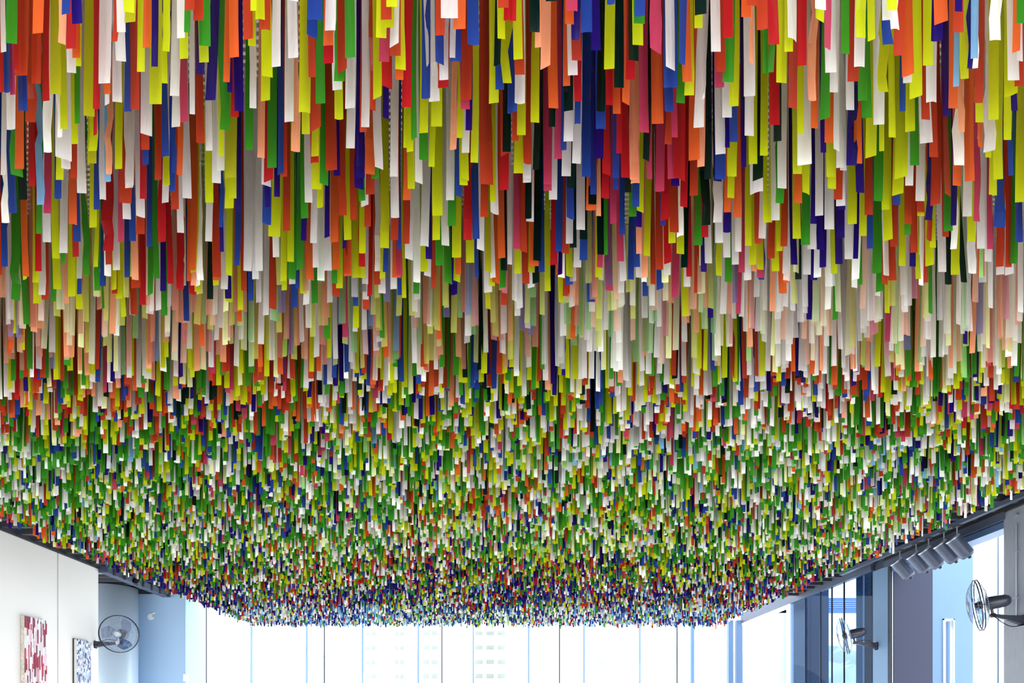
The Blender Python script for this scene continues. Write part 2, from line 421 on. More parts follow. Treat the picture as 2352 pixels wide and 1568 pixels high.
# tips read off the photograph, in 588 x 392 px tiles at 4x: colour, x0, x1, y of the tip
TILES = {
(0, 0): """W 0 55 470;G 55 150 395;R 135 250 690;C 0 60 850;B 40 98 850;P 100 150 880;B 165 250 1015;R 295 375 770;O 300 400 310;
R 230 325 1120;C 390 460 930;D 455 550 855;B 560 640 125;V 655 755 210;S 545 590 400;L 550 612 1175;C 612 705 460;O 665 740 535;
W 625 705 680;L 715 745 620;G 690 740 1135;L 650 715 1315;D 765 862 1060;C 860 920 1010;C 845 895 1225;L 815 895 1395;D 805 885 1500;
W 905 1018 770 25;R 1020 1070 370;W 1080 1160 305;W 1060 1150 550;W 1030 1115 930;D 1145 1250 210;L 1140 1232 118;B 1140 1210 1025;
R 1195 1275 1000;L 1265 1335 670;O 1315 1390 450;V 1395 1455 622;L 1370 1480 950;W 1300 1385 1235;R 1300 1375 1380;B 1305 1365 1505;
R 1425 1490 1660;W 1560 1645 880;W 1580 1660 1175;W 1625 1700 350;G 1690 1740 290;L 1650 1730 535;P 1650 1728 1110;R 1700 1790 100;
R 1780 1880 200;G 1835 1940 435;V 1800 1875 675;L 1835 1925 585;V 1880 1975 910 60;R 1800 1875 1305;W 1885 1950 1375;O 2055 2115 765;
O 2110 2200 535;V 2085 2130 838;C 2120 2195 1080;V 2160 2240 1030;R 2235 2325 355;L 2300 2352 90;L 2285 2352 435;W 2290 2352 985;
G 2015 2105 1185;L 2010 2050 1435;W 1990 2060 1560;D 2075 2170 1640;G 2255 2325 1380;L 1500 1540 775;B 1485 1555 1435 -30;O 1620 1670 1600;
B 1585 1620 1590;L 1060 1130 1560;W 1160 1225 1700;O 130 215 1545;W 65 150 1195;T 400 475 1395;W 530 645 1465;W 570 650 1550;R 650 710 1640;
W 0 50 1600;T 525 560 1250;C 130 180 640;W 960 1020 970;O 950 1010 850;S 975 1030 1600;L 1500 1560 480;W 1745 1790 1050""",
(588, 0): """L 0 85 195;R 35 130 280;W 140 225 605;L 55 150 700;L 45 130 925;G 105 190 1545;S 10 75 1440;B 190 255 1590;W 260 345 1115;
W 295 390 530;S 320 400 1380;R 225 285 1620;L 390 495 1028;B 475 610 190;B 475 560 345;L 420 495 1230;G 545 635 940;W 630 728 270;C 618 712 590;
O 620 712 430;W 700 790 815;G 712 810 735;R 748 842 665;G 815 910 520;L 720 800 1083;V 715 775 1620;R 640 745 1560;R 495 600 1180;L 505 575 1430;
C 500 575 1490;W 820 910 1005;W 830 908 1370;V 915 1000 1640;W 965 1040 1165;L 1075 1160 908;O 1000 1090 1600;R 955 1020 1220;W 1095 1165 1540;
C 1160 1248 798;V 1168 1220 1095;L 1100 1195 335;R 1145 1245 168;L 1195 1295 50;L 1180 1270 262;P 1130 1225 575;W 1225 1315 422;R 1230 1330 515;
L 1280 1375 638;O 1282 1355 745;W 1230 1300 1620;C 1340 1425 985 15;L 1355 1420 1365;L 1385 1445 1395;G 1425 1480 1275;L 1500 1580 1212;
G 1500 1578 1472;L 1585 1640 1535;B 1520 1600 905;W 1590 1690 940 -40;L 1610 1710 1165;R 1650 1738 330;B 1650 1725 578;W 1685 1768 745;
C 1670 1768 795;W 1700 1855 178;W 1780 1828 525;B 1785 1885 580;O 1812 1925 268;B 1945 2050 415;R 1880 1980 920;P 1880 1965 1010;S 1780 1840 1365;
L 1845 1900 1275;W 1890 1960 1410;V 1925 1985 1205;L 1970 2040 1485;L 1885 1955 1640;R 2060 2180 1700;L 2140 2230 957;K 2185 2245 605;
L 2220 2290 345;R 2222 2320 80;C 2275 2352 190;B 2200 2280 825;L 2270 2350 760 -20 k;K 2265 2340 1385;B 2315 2352 1035;R 2250 2330 1425;
R 1050 1090 1000;R 480 545 700;W 320 390 20""",
(1176, 0): """C 0 22 190;L 15 100 538;R 25 118 693;W 25 118 938;K 163 255 298;L 170 250 1130;S 210 265 440;K 190 250 1553;R 105 185 1493;
L 45 125 1250;W 100 175 1640;L 15 100 1600;B 0 42 1035;R 0 60 1290;S 262 350 615 10;O 335 425 1003;K 310 410 20;K 335 395 1175;P 290 365 1700;
K 475 560 1028;K 470 535 855;P 500 600 112;O 490 570 208;O 470 535 778;W 515 605 683;V 545 620 375;R 550 640 550;C 570 640 940;B 630 735 308;
V 728 815 462;K 775 855 1008;L 845 940 638;B 872 945 35;K 940 1030 795;C 1045 1130 728;K 1070 1165 552;L 1110 1208 402;G 1118 1220 220;
B 1128 1222 138;P 1175 1260 1215;P 1265 1380 458;O 1285 1390 1140;O 930 1000 1035;O 1005 1080 960;C 1000 1080 1640;B 770 860 1195;V 750 840 1455;
B 575 630 1138;W 475 560 1290;W 550 630 1510;B 640 725 1620;B 445 500 1380;P 390 460 1450;C 830 910 1600;S 1085 1165 1640;K 1200 1265 1465;
W 1405 1500 640 -30;B 1395 1520 800;B 1400 1480 1030;G 1505 1585 955;B 1530 1600 570;O 1570 1660 740 -20;L 1580 1668 887;R 1400 1465 1330;
L 1680 1755 245;K 1680 1785 135;W 1670 1765 1165 25;W 1825 1915 485;R 1870 1960 670;C 1945 2030 340;G 1935 2040 748;P 1860 1945 815;
W 1870 1960 1418;W 1935 2020 1075;L 1995 2080 978;B 2000 2080 1300;V 1960 2000 1350;L 1975 2065 1620;V 2110 2155 1530 -15;W 2140 2225 1240;
W 2130 2230 890;S 2170 2225 590;O 2110 2200 148;R 2155 2255 60;R 2255 2352 255;L 2180 2255 1500;G 2310 2352 668;L 2280 2352 1425;O 1625 1720 1470;
K 1770 1830 1640;S 1705 1770 1525;C 1480 1600 1640;B 1870 1965 1640;P 1240 1290 1640;C 960 1010 1400;B 920 980 1640;C 865 930 960;P 1465 1520 1270""",
(1764, 0): """C 0 100 420 -10;C 15 105 1150;G 0 50 665;L 80 175 750;L 145 225 485;W 175 275 360;C 275 355 598;R 190 275 983;K 55 125 1292;
L 265 325 1238;T 275 400 1510;O 395 465 1168;S 375 450 910 -15;W 430 535 85;L 430 530 180;P 510 585 445;W 530 630 662;W 570 650 838;G 490 565 1082;
G 670 745 500;R 725 825 758;L 805 895 352;W 795 895 605;G 830 915 920;G 865 955 1082;W 720 800 1000;O 525 605 1300;V 725 820 1510;W 600 670 1370;
W 630 710 1540;V 480 530 1410;L 540 620 1620;O 785 860 1510;L 905 985 1440;W 975 1070 1138;L 1020 1110 838;B 1050 1145 420;W 1045 1140 195;
L 1090 1185 95;T 1120 1200 285;R 1150 1240 515;O 1240 1325 698;W 1240 1320 762;B 1215 1270 1010;L 1105 1175 1265;L 1170 1260 1640;L 1270 1355 1198;
G 1305 1388 1520;L 1420 1510 608 -10;L 1310 1400 900;W 1460 1555 932 -15;R 1405 1490 1100;O 1545 1640 208;V 1500 1600 370;V 1610 1685 1060 -15;
W 1395 1505 1320;R 1480 1560 1445;O 1665 1750 985;A 1710 1760 785;V 1710 1780 115;R 1710 1805 285;L 1780 1850 712;V 1840 1880 620;A 1870 1935 530;
T 1875 1915 635;R 1900 1980 938;L 1910 1985 1118;O 1925 1990 1335;T 2045 2140 365;L 2035 2125 1090;L 2080 2165 1640;W 2205 2310 735;
G 2275 2352 225;O 2265 2310 465;W 2290 2352 550;R 2265 2352 795;L 2200 2285 860;V 2225 2290 1025;L 2170 2245 1275;B 2205 2250 1620;S 1750 1810 1205;
T 1700 1800 1525;O 1815 1900 1660;W 2000 2080 1380;L 1990 2050 1450;L 925 975 370;W 660 720 1568;L 1040 1060 1380""",
(0, 392): """B 85 165 390 -20;G 120 205 55;C 265 325 140;K 165 245 260;T 20 90 480;L 510 580 80;B 505 570 262;P 400 470 390;A 335 400 310;G 335 385 582;
W 385 465 650;L 475 545 800;L 490 560 1085;W 545 620 755;G 565 600 860;O 630 700 490;B 670 740 650;C 670 730 795;W 705 790 200;L 815 885 515;
B 860 915 355;C 940 1045 735;W 920 975 270;A 965 1025 105;W 1145 1220 150;R 1090 1200 290;P 1090 1145 660;W 1125 1200 440;B 1145 1210 980;
B 1185 1245 640;C 1290 1350 265;W 1255 1320 415;R 1245 1325 575;L 1190 1250 965;G 1345 1410 1135;B 1350 1400 700;L 860 900 885;G 860 920 1095;
W 1040 1105 915;R 1030 1080 1130;L 1060 1120 1170;C 1280 1345 1230;R 1190 1255 1315;R 1200 1290 1070;C 1450 1520 650;V 1470 1525 1103;
G 1480 1540 1330;W 1490 1555 300;L 1500 1560 130;R 1575 1640 345;B 1560 1615 195;W 1675 1755 245;W 1630 1690 570;L 1890 1965 300;W 1945 2025 105;
W 1890 1950 655;B 2010 2045 520;R 1955 2025 970;V 2025 2060 750;L 2065 2150 350;L 2100 2170 250;V 2165 2210 380;R 2215 2265 1100;W 2240 2315 925;
W 2025 2090 1085;V 2070 2130 1178;C 1620 1690 1085;B 1690 1740 1380;C 1740 1790 1130;T 1790 1840 1050;L 1790 1840 1110;K 1905 1960 1185;
L 1955 2010 1050;B 2155 2205 875;L 2185 2235 1280;G 115 175 1190;G 215 280 1410 -35;C 320 380 920;L 310 375 1225;W 350 410 1135;G 465 520 1205;
B 705 750 1130;L 620 690 1150;L 115 165 1490;R 380 440 1180;B 2280 2330 1195""",
(588, 392): """C 65 165 95;W 60 135 145;V 80 130 330;B 60 130 480;V 168 222 245;L 115 225 610;W 155 215 795;R 245 315 552;L 285 345 830;G 365 435 905;
W 305 365 1045;G 410 480 430;V 410 460 635;W 450 520 295;W 500 560 670;L 510 600 170;L 555 615 330;G 590 660 130;V 625 680 610;W 520 575 885;
G 510 570 1215;L 405 465 1130;B 365 400 1078;O 685 760 660;O 700 770 910;G 695 745 1030;L 735 795 1075;R 765 835 420;V 790 830 705;L 810 880 640;
R 865 925 445;V 910 990 170;G 945 1005 275;W 960 1035 315;L 885 965 985;L 945 1005 750;C 945 1005 880;R 995 1055 510;R 1005 1085 210;
G 1060 1130 75;L 1140 1220 703;W 1090 1140 925;C 1020 1070 1150;W 980 1035 1180;R 1085 1145 1050;W 1125 1190 1120;B 1165 1210 930;W 1238 1315 425;
R 1235 1305 635;O 1250 1330 980;B 1305 1335 725;W 1235 1295 1090;B 1300 1340 1140;R 1345 1410 675;O 1350 1420 275;L 1395 1460 170;T 1445 1510 1025;
W 1370 1440 810;W 1510 1585 697;L 1510 1580 920;V 1560 1620 815;W 1465 1530 120;L 1620 1715 410;L 1620 1690 630;W 1745 1820 270;W 1705 1775 680;
G 1760 1835 505;G 1650 1720 872;B 1830 1890 228;L 1870 1945 130;L 1800 1885 790;L 1815 1875 1020;C 1905 1985 630;L 1930 2005 840;B 1990 2055 635;
B 2010 2045 980;W 2030 2095 733;R 2060 2130 428;L 2150 2205 290;W 2155 2230 395;C 2235 2320 170;O 2170 2240 1030;O 2225 2290 805;L 2140 2195 1060;
G 2235 2295 1078;K 2250 2310 912;W 2310 2352 855;V 1785 1835 1040;W 1545 1605 968;R 1610 1655 1080;L 1340 1380 1165;B 890 940 1240;R 125 185 1270;
W 65 120 1330;L 235 285 1100;W 2095 2170 1120;R 2250 2305 1235;G 1445 1500 1130""",
(1176, 392): """P 10 80 725;L 20 80 950;W 100 175 108;K 120 180 430;W 130 200 470;R 75 140 750;O 160 245 880;K 195 265 820;W 145 205 1078;
K 190 245 1035;P 290 365 190;W 340 415 260;B 245 300 935;L 300 355 1110;C 350 415 865;B 395 460 740;V 410 460 960;R 455 525 755;W 455 540 50;
K 505 580 150;B 500 575 438;W 495 560 668;W 590 670 548;W 565 635 892;B 620 690 825;K 620 690 635;K 530 595 700;B 490 560 1045;R 465 530 1150;
B 690 765 1200;K 700 775 315;B 720 775 215;O 680 770 355;S 775 820 410;K 785 850 765;G 845 880 775;P 780 835 885;L 765 820 975;P 860 930 1100;
C 820 890 260;P 900 960 490;B 930 980 165;B 985 1035 595;P 965 1030 835;W 975 1030 1120;G 1075 1145 415;K 1035 1095 205;S 1090 1170 120;
B 1105 1170 330;V 1130 1195 510;S 1140 1190 770;L 1145 1215 370;L 1210 1270 780;B 1120 1175 890;W 1135 1200 985;T 1190 1240 1020;B 1200 1250 1150;
R 1270 1320 1050;P 1320 1400 180;C 1370 1440 450;B 1360 1405 505;R 1325 1390 905;B 1330 1385 1090;C 1400 1460 850;W 1400 1460 950;P 1465 1530 1160;
P 1430 1515 80;V 1465 1540 135;R 1450 1535 560;L 1440 1505 660;C 1545 1615 325;T 1515 1570 608;L 1510 1580 768;R 1630 1705 235;G 1670 1745 690;
R 1675 1745 1120;K 1740 1820 505;C 1740 1805 610;K 1555 1615 885;C 1600 1655 975;W 1580 1640 1060;V 1855 1930 90;W 1845 1925 480;W 1865 1935 668;
V 1735 1790 925;W 1770 1835 855;O 1945 2010 385;V 1940 2010 562;W 1940 2005 800;G 1955 2025 1020;L 1975 2040 255;O 2030 2100 435;W 2050 2110 740;
P 2080 2140 930;L 2140 2200 690;L 2180 2245 860;R 2225 2290 672;W 2200 2300 200;K 2215 2295 88;W 2265 2330 620;L 2305 2352 480;L 2250 2310 912;
B 2260 2315 1005;L 1875 1930 960""",
(1764, 392): """L 0 30 480;R 0 65 800;W 90 175 155;G 70 150 290;W 35 110 450;R 110 175 700;L 75 130 742;L 230 310 30;O 235 310 300;L 225 300 628;
V 210 275 860;W 135 195 940;L 310 395 205;G 300 380 685;W 365 445 715;V 390 450 485;V 445 515 730;W 440 510 405;K 245 305 1003;W 520 610 535;
L 550 630 160;R 610 685 260;L 580 640 940;V 625 700 622;V 635 710 360;W 630 710 320;W 700 780 815;L 730 810 495;V 780 825 810;V 805 885 205;
R 885 960 412;B 910 965 715;L 840 910 595;G 975 1055 275;G 955 1040 940;L 1040 1110 365;R 1040 1115 1035;G 995 1050 1110;L 1150 1230 220;
B 1145 1215 315;R 1120 1185 700;L 1070 1135 640;R 1250 1320 495;R 1305 1370 755;W 1265 1340 130;G 1250 1305 590;W 1350 1430 285;R 1370 1445 375;
L 1365 1435 420;V 1435 1500 460;R 1500 1570 315;R 1440 1510 640;L 1490 1550 700;R 1405 1470 1030 -30;L 1460 1520 865;R 1605 1685 230;
G 1615 1695 555;R 1605 1670 600;O 1700 1780 130;V 1680 1730 500;T 1670 1725 725;K 1765 1825 1030 -35;W 1560 1640 930;W 1785 1865 425;
L 1835 1910 645;P 1885 1950 465;L 2020 2100 230;P 2005 2065 725;W 1925 2000 710;W 1990 2055 835;B 2075 2180 515;R 2185 2245 880;G 2225 2295 850;
B 2265 2340 655;L 2265 2345 295;T 1840 1915 940;O 1925 1985 970;W 2190 2250 950"""}
tips = []
for (tx, ty), txt in TILES.items():
    for item in txt.replace('\n', '').split(';'):
        q = item.split()
        if not q: continue
        lean = float(q[4]) if len(q) > 4 else 0.0
        tips.append([q[0], tx + float(q[1])/4, tx + float(q[2])/4, ty + float(q[3])/4, lean/4, len(q) > 5])
RISE = 2.4 / 1.65
def top_y(y): return CY - (CY - y) * RISE
# columns that no listed ribbon covers get one more ribbon behind them
cov = np.zeros((170, 588), bool)
def mark(x0, x1, y):
    a, b = max(0, int(x0/4)), min(588, int(math.ceil(x1/4)))
    c, d = max(0, int(top_y(y)/4)), min(170, int(y/4))
    if b > a and d > c: cov[c:d, a:b] = True
for t in tips: mark(t[1], t[2], t[3])
near_w = [('L', .24), ('R', .16), ('W', .22), ('O', .1), ('G', .07), ('C', .07), ('B', .06), ('V', .05), ('P', .03)]
def pick(ws):
    r = random.random() * sum(w for _, w in ws)
    for k, w in ws:
        r -= w
        if r <= 0: return k
    return ws[-1][0]
nlist = len(tips)
for yy_ in range(150, 4, -7):
    for xx_ in range(0, 584, 3):
        blk = cov[max(0, yy_-6):yy_, xx_:xx_+4]
        if blk.mean() < 0.35 and random.random() < 0.72:
            w = random.uniform(17, 23) * (CY - yy_*4)/1300
            xc = xx_*4 + 8 + random.uniform(-3, 3); y = yy_*4 + random.uniform(6, 60)
            near = [t for t in tips[:nlist] if abs((t[1]+t[2])/2 - xc) < 60 and abs(t[3]-y) < 150]
            c = random.choice(near)[0] if near else pick(near_w)
            tips.append([c, xc - w/2, xc + w/2, y, random.uniform(-4, 4), False]); mark(xc-w/2, xc+w/2, y)
tips.sort(key=lambda t: t[3])
# how much of each shows
for i, t in enumerate(tips):
    up = max(0.0, top_y(t[3])); w = t[2]-t[1]
    for u in tips[:i]:
        ov = min(t[2], u[2]) - max(t[1], u[1])
        if ov > 0.5*w: up = max(up, u[3])
    t.append(max(0.0, t[3]-up) * w)

def strip(x, y, ztip, ztop, w, lean=0.0, nseg=6, across=2, curl=0.0, yaw=0.0, wob=0.01, slant=0.0, kink=0.0, origin=None, crumple=0.0):
    """vertices and faces of one hanging ribbon: x, y of its tip centre; local to origin if given"""
    v, f = [], []
    ph1, ph2 = random.uniform(0, 6.28), random.uniform(0, 6.28)
    ox, oy, oz = origin if origin else (0, 0, 0)
    L = ztop - ztip
    for i in range(nseg + 1):
        t = i / nseg
        z = ztip + L*t
        k = math.sin(ph1 + t*4.2) * wob * (1-t)
        xc = x + lean*t + k - math.sin(ph1)*wob*(1-t)
        yc = y + math.sin(ph2 + t*5)*wob*0.8*(1-t)
        ya = yaw * (1 - 0.6*t) + 0.10*(math.sin(ph2 + 7*t) - math.sin(ph2))
        if crumple and 0 < i < nseg*0.7:
            yc += random.uniform(-1, 1)*crumple; ya += random.uniform(-0.5, 0.5)*crumple*60; z += random.uniform(-0.3, 0.3)*L/nseg
        if kink and i in (1, 2): xc += kink * (-0.5 if i == 1 else 0.6)
        for j in range(across):
            s = j/(across-1) - 0.5
            bulge = curl * (0.25 - s*s) * (1 - 0.5*t)
            zz = z + (slant*s*w if i == 0 else 0)
            v.append((xc + s*w*math.cos(ya) - ox, yc + s*w*math.sin(ya) - bulge*w - oy, zz - oz))
    for i in range(nseg):
        for j in range(across - 1):
            a = i*across + j
            f.append((a, a+1, a+across+1, a+across))
    return v, f

order = sorted(range(len(tips)), key=lambda i: -tips[i][6])
single = set(order[:300])
class Bulk:
    def __init__(s): s.v = []; s.f = []; s.m = []
    def add(s, vf, mi):
        n = len(s.v); s.v += vf[0]
        for q in vf[1]: s.f.append(tuple(n+i for i in q)); s.m.append(mi)
bulk = Bulk()
MI = {k: i for i, k in enumerate(KEYS)}; NF = len(KEYS)
used_labels = set()
for i, t in enumerate(tips):
    c, x0, x1, ty, lean, kink, area = t
    ty = min(ty, 800)
    h = 1.65 + random.uniform(-0.006, 0.006)
    Y = FPX * h / (CY - ty)
    w = (x1 - x0) / FPX * Y
    xc = X((x0+x1)/2, Y)
    lean_m = (lean + random.gauss(0, 1.3)) / FPX * Y * 6 * 0.45
    glossy = c in 'STAB'
    yaw = random.uniform(-0.12, 0.12) if random.random() < 0.85 else random.choice((-0.45, 0.45)); wreal = max(w, 0.014)/math.cos(yaw)
    kw = dict(lean=lean_m, nseg=9, across=4, curl=random.choice((-1, 1))*(random.uniform(0.2, 0.55) if glossy and random.random() < 0.6 or random.random() < 0.12 else random.uniform(0.0, 0.07)),
              yaw=yaw, wob=0.004, slant=random.uniform(-0.07, 0.07), kink=0.016 if kink else 0.0)
    ztop = HC + 0.01
    rough_one = random.random() < (0.7 if c in 'STA' else 0.16)
    if rough_one: kw['crumple'] = random.uniform(0.005, 0.013); kw['nseg'] = 13
    if i in single:
        org = (xc + lean_m, Y, ztop)
        v, f = strip(xc, Y, EYE + h, ztop, wreal, origin=org, **kw)
        me = bpy.data.meshes.new('ribbon'); me.from_pydata(v, [], f); me.materials.append(RM[c])
        for p in me.polygons: p.use_smooth = not rough_one
        o = bpy.data.objects.new('ribbon', me); COL.objects.link(o); o.location = org
        mid = (x0+x1)/2
        nb = sorted((u for u in tips if u is not t and abs(u[3]-ty) < 130 and 8 < abs((u[1]+u[2])/2 - mid) < 40 and u[6] > 150),
                    key=lambda u: abs((u[1]+u[2])/2 - mid) + 0.3*abs(u[3]-ty))
        vis = area / max(1, x1-x0)
        size = 'zigzag creased' if kink else ('long' if vis > 150 else ('short' if vis < 60 else 'mid-length'))
        n1 = WORD[nb[0][0]] if nb else 'other'
        n2 = WORD[nb[1][0]] if len(nb) > 1 else n1
        below = [u for u in tips if u[3] > ty + 4 and u[1] < mid < u[2] and u[6] > 100]
        bl = WORD[below[0][0]] if below else 'sheer'
        shape = 'curled ' if abs(kw['curl']) > 0.25 else ''
        pos = ', tip %.0f%% across, %.0f%% down' % (mid/23.52, ty/15.68)
        beside = ' beside a %s one' % n1 if n1 == n2 else ' beside %s and %s ones' % (n1, n2)
        place = ('upper' if ty < 220 else 'middle' if ty < 440 else 'lower') + ' ' + ('far left' if mid < 470 else 'left of centre' if mid < 940 else 'centre' if mid < 1410 else 'right of centre' if mid < 1880 else 'far right')
        cands = [size + ' ' + WORD[c] + ' ribbon' + beside + pos,
                 shape + WORD[c] + ' ribbon' + beside + pos,
                 size + ' ' + WORD[c] + ' ribbon above a %s one' % bl + pos,
                 WORD[c] + ' ribbon above a %s, beside a %s one' % (bl, n1) + pos,
                 WORD[c] + ' ribbon beside a %s one, %s of the canopy' % (n1, place),
                 size + ' ' + WORD[c] + ' ribbon above a %s one, %s of the canopy' % (bl, place),
                 size + ' ' + WORD[c] + ' ribbon hanging in the %s of the canopy, beside a %s one' % (place, n2)]
        for lab in cands:
            key = ''.join(ch for ch in lab if not ch.isdigit())
            if key not in used_labels: break
        used_labels.add(key)
        tag(o, lab, 'ribbon', 'ribbons hanging nearest in the canopy')
    else:
        bulk.add(strip(xc, Y, EYE + h, ztop, wreal, **kw), MI[c])

# the rest of the canopy, back to the glass front
def zone(px, py):
    r = (px - 1176) / 1176.0
    rp = max(0, r)
    if py < 860:
        if r > 0.15: return [('W', .24), ('T', .22), ('L', .20), ('Y', .16), ('O', .08), ('S', .12), ('G', .05), ('P', .04), ('V', .03), ('M', .05)]
        if r < -0.45: return [('R', .18), ('O', .13), ('W', .20), ('T', .14), ('Y', .10), ('L', .13), ('G', .06), ('S', .12), ('C', .04), ('B', .02)]
        return [('L', .16), ('R', .18), ('W', .26), ('D', .08), ('O', .08), ('G', .07), ('B', .06), ('V', .05), ('K', .03), ('P', .06), ('T', .06)]
    if py < 1010:
        g = .24 if py > 950 else .13
        return [('W', .20), ('L', .18 + .08*rp), ('G', g), ('R', .16 - .05*rp), ('O', .06), ('B', .06), ('V', .05), ('K', .035), ('P', .03), ('T', .06 + .10*rp), ('Y', .03 + .06*rp), ('C', .02), ('S', .02)]
    if py < 1285:
        return [('G', .36), ('W', .17), ('T', .10 + .12*rp), ('Y', .05 + .05*rp), ('M', .05), ('L', .15), ('B', .06), ('R', .05), ('O', .035), ('V', .045), ('P', .02), ('K', .025), ('A', .01 + .03*rp)]
    if py < 1345:
        return [('G', .26), ('L', .12), ('D', .05), ('W', .14), ('T', .05), ('V', .12), ('B', .07), ('R', .10), ('K', .06), ('P', .03), ('C', .03)]
    if py < 1395:
        return [('V', .24), ('B', .13), ('G', .12), ('W', .15), ('T', .04), ('R', .10), ('C', .04), ('L', .09), ('A', .05), ('K', .06)]
    return [('B', .17), ('A', .17), ('V', .16), ('W', .14), ('T', .14), ('G', .08), ('C', .06), ('L', .05), ('Y', .05), ('M', .04)]
XFL, XFR = -2.42*1.65, 2.27*1.65
DENS = 430.0
def fringe(px, py, ws):
    return ws
# patches of one colour, as in the photograph: a slow value field bends the weights
def field(x, y, k): return math.sin(x*1.3 + k*2.1) * math.cos(y*1.1 + k*1.7) + 0.6*math.sin(x*3.1 + y*2.3 + k)
Y_start = FPX*1.65/(CY - 625)
nrib = 0
Yc = 1.42
while Yc < 10.86:
    dY = 0.05
    n_exp = DENS * (XFR - XFL) * dY
    n = int(n_exp + random.random())
    for _ in range(n):
        y = Yc + random.random()*dY
        x = random.uniform(XFL, XFR)
        px = CX + FPX*x/y; py = CY - FPX*1.65/y
        inside = -15 < px < 2367
        if inside and py < 625: continue
        if not inside:
            if abs(px - 1176) > 1176 + 900: continue
            if py < 625 and random.random() < 0.3: continue
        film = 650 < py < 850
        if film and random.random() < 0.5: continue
        if py < 690 and random.random() < 0.4: continue
        # corners of the far end are rounded off
        ws = zone(px, py) if inside else near_w
        ws = [(k, w * max(0.15, 1 + 0.38*field(x, y*0.8, ord(k)))) for k, w in ws]
        edge = min(x - XFL, XFR - x)
        if edge < 0.22 and py > 850: ws = ws + [('O', .12), ('P', .1), ('B', .1), ('V', .08)]
        c = pick(ws)
        zt = TIP + random.gauss(0, 0.022 if y > 4 else 0.012)
        wd = random.uniform(0.020, 0.028)
        far = y > 4.5
        yaw = random.uniform(-0.6, 0.6) if far else random.uniform(-0.35, 0.35)
        vf = strip(x, y, zt, HC + 0.01, wd, lean=random.gauss(0, 0.008), nseg=2 if far else 4, across=2 if far else 3,
                   curl=random.uniform(-0.5, 0.5), yaw=yaw, wob=0.006, slant=random.uniform(-0.15, 0.15))
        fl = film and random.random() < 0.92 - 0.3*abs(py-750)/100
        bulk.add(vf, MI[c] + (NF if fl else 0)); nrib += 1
    Yc += dY
print('ribbons in bulk', nrib, 'listed', len(tips), 'quads', len(bulk.f))
me = bpy.data.meshes.new('ribbon_canopy')
me.from_pydata(bulk.v, [], bulk.f)
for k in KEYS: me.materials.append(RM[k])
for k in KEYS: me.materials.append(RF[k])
me.polygons.foreach_set('material_index', bulk.m)
me.polygons.foreach_set('use_smooth', [True]*len(bulk.f))
o = bpy.data.objects.new('ribbon_canopy', me); COL.objects.link(o)
tag(o, 'thousands of multicoloured plastic ribbons hung from the ceiling, behind the nearest ones', 'ribbons', kind='stuff')

# ------------------------------------------------------------------ artworks on the left wall
def artwork(p0, p1, ptop, name, label, palette, cols, rows, side_mat, group=None, backing=None):
    Y0 = -XL*FPX/(CX-p0); Y1 = -XL*FPX/(CX-p1)
    thick = 0.05
    zt = Z(ptop, Y0); zb = zt - 1.15
    a = empty(name, (XL, (Y0+Y1)/2, zb), label, 'artwork')
    w = (Y1-Y0)/2; H = zt - zb
    bd = MB().box(0.004, thick, -w, w, 0, H).build('board', side_mat, a, bevel=0.002)
    if backing: MB().box(0.0, 0.012, -w-0.012, w+0.012, -0.01, H+0.01).build('backing', backing, a)
    cells = {}
    cw = 2*w/cols
    for i in range(cols):
        z = 0.0; 
        while z < H - 0.01:
            hh = H/rows*random.uniform(0.5, 1.6)
            z1 = min(H, z+hh)
            k = palette(i/cols, z/H)
            if k:
                mb_ = cells.setdefault(k, MB())
                mb_.box(thick, thick+random.uniform(0.004, 0.012), -w+i*cw+cw*0.08, -w+(i+1)*cw-cw*0.08, z, z1-0.003)
            z = z1
    for k, mb_ in cells.items():
        s_ = mb_.build('strips', k, a); s_['kind'] = 'stuff'
Mr1 = mat('crimson_strip', (178, 46, 82), 0.5); Mr2 = mat('pale_pink_strip', (238, 208, 222), 0.5); Mr3 = mat('dark_wine_strip', (112, 58, 84), 0.5)
Mb1 = mat('slate_blue_strip', (84, 100, 150), 0.5); Mb2 = mat('pale_blue_strip', (170, 196, 226), 0.5); Mb3 = mat('lilac_strip', (206, 196, 222), 0.5)
Mw = mat('white_strip', (244, 246, 252), 0.5)
def pal_red(u, v):
    r = random.random(); band = math.sin(v*16 + u*2) > 0
    if band: return Mr1 if r < .42 else (Mr3 if r < .6 else (Mr2 if r < .8 else Mw))
    return Mr3 if r < .22 else (Mr2 if r < .6 else Mw)
def pal_blue(u, v):
    r = random.random()
    return Mb1 if r < .3 else (Mb2 if r < .55 else (Mb3 if r < .7 else Mw))
artwork(47, 98, 1413, 'strip_artwork', 'red and white strip relief hanging on the left wall, cream edged', pal_red, 20, 9, M_cream)
artwork(168, 201, 1467, 'strip_artwork', 'blue and white mosaic relief with black backing, beside the wall fan', pal_blue, 15, 30, M_white, backing=M_black)

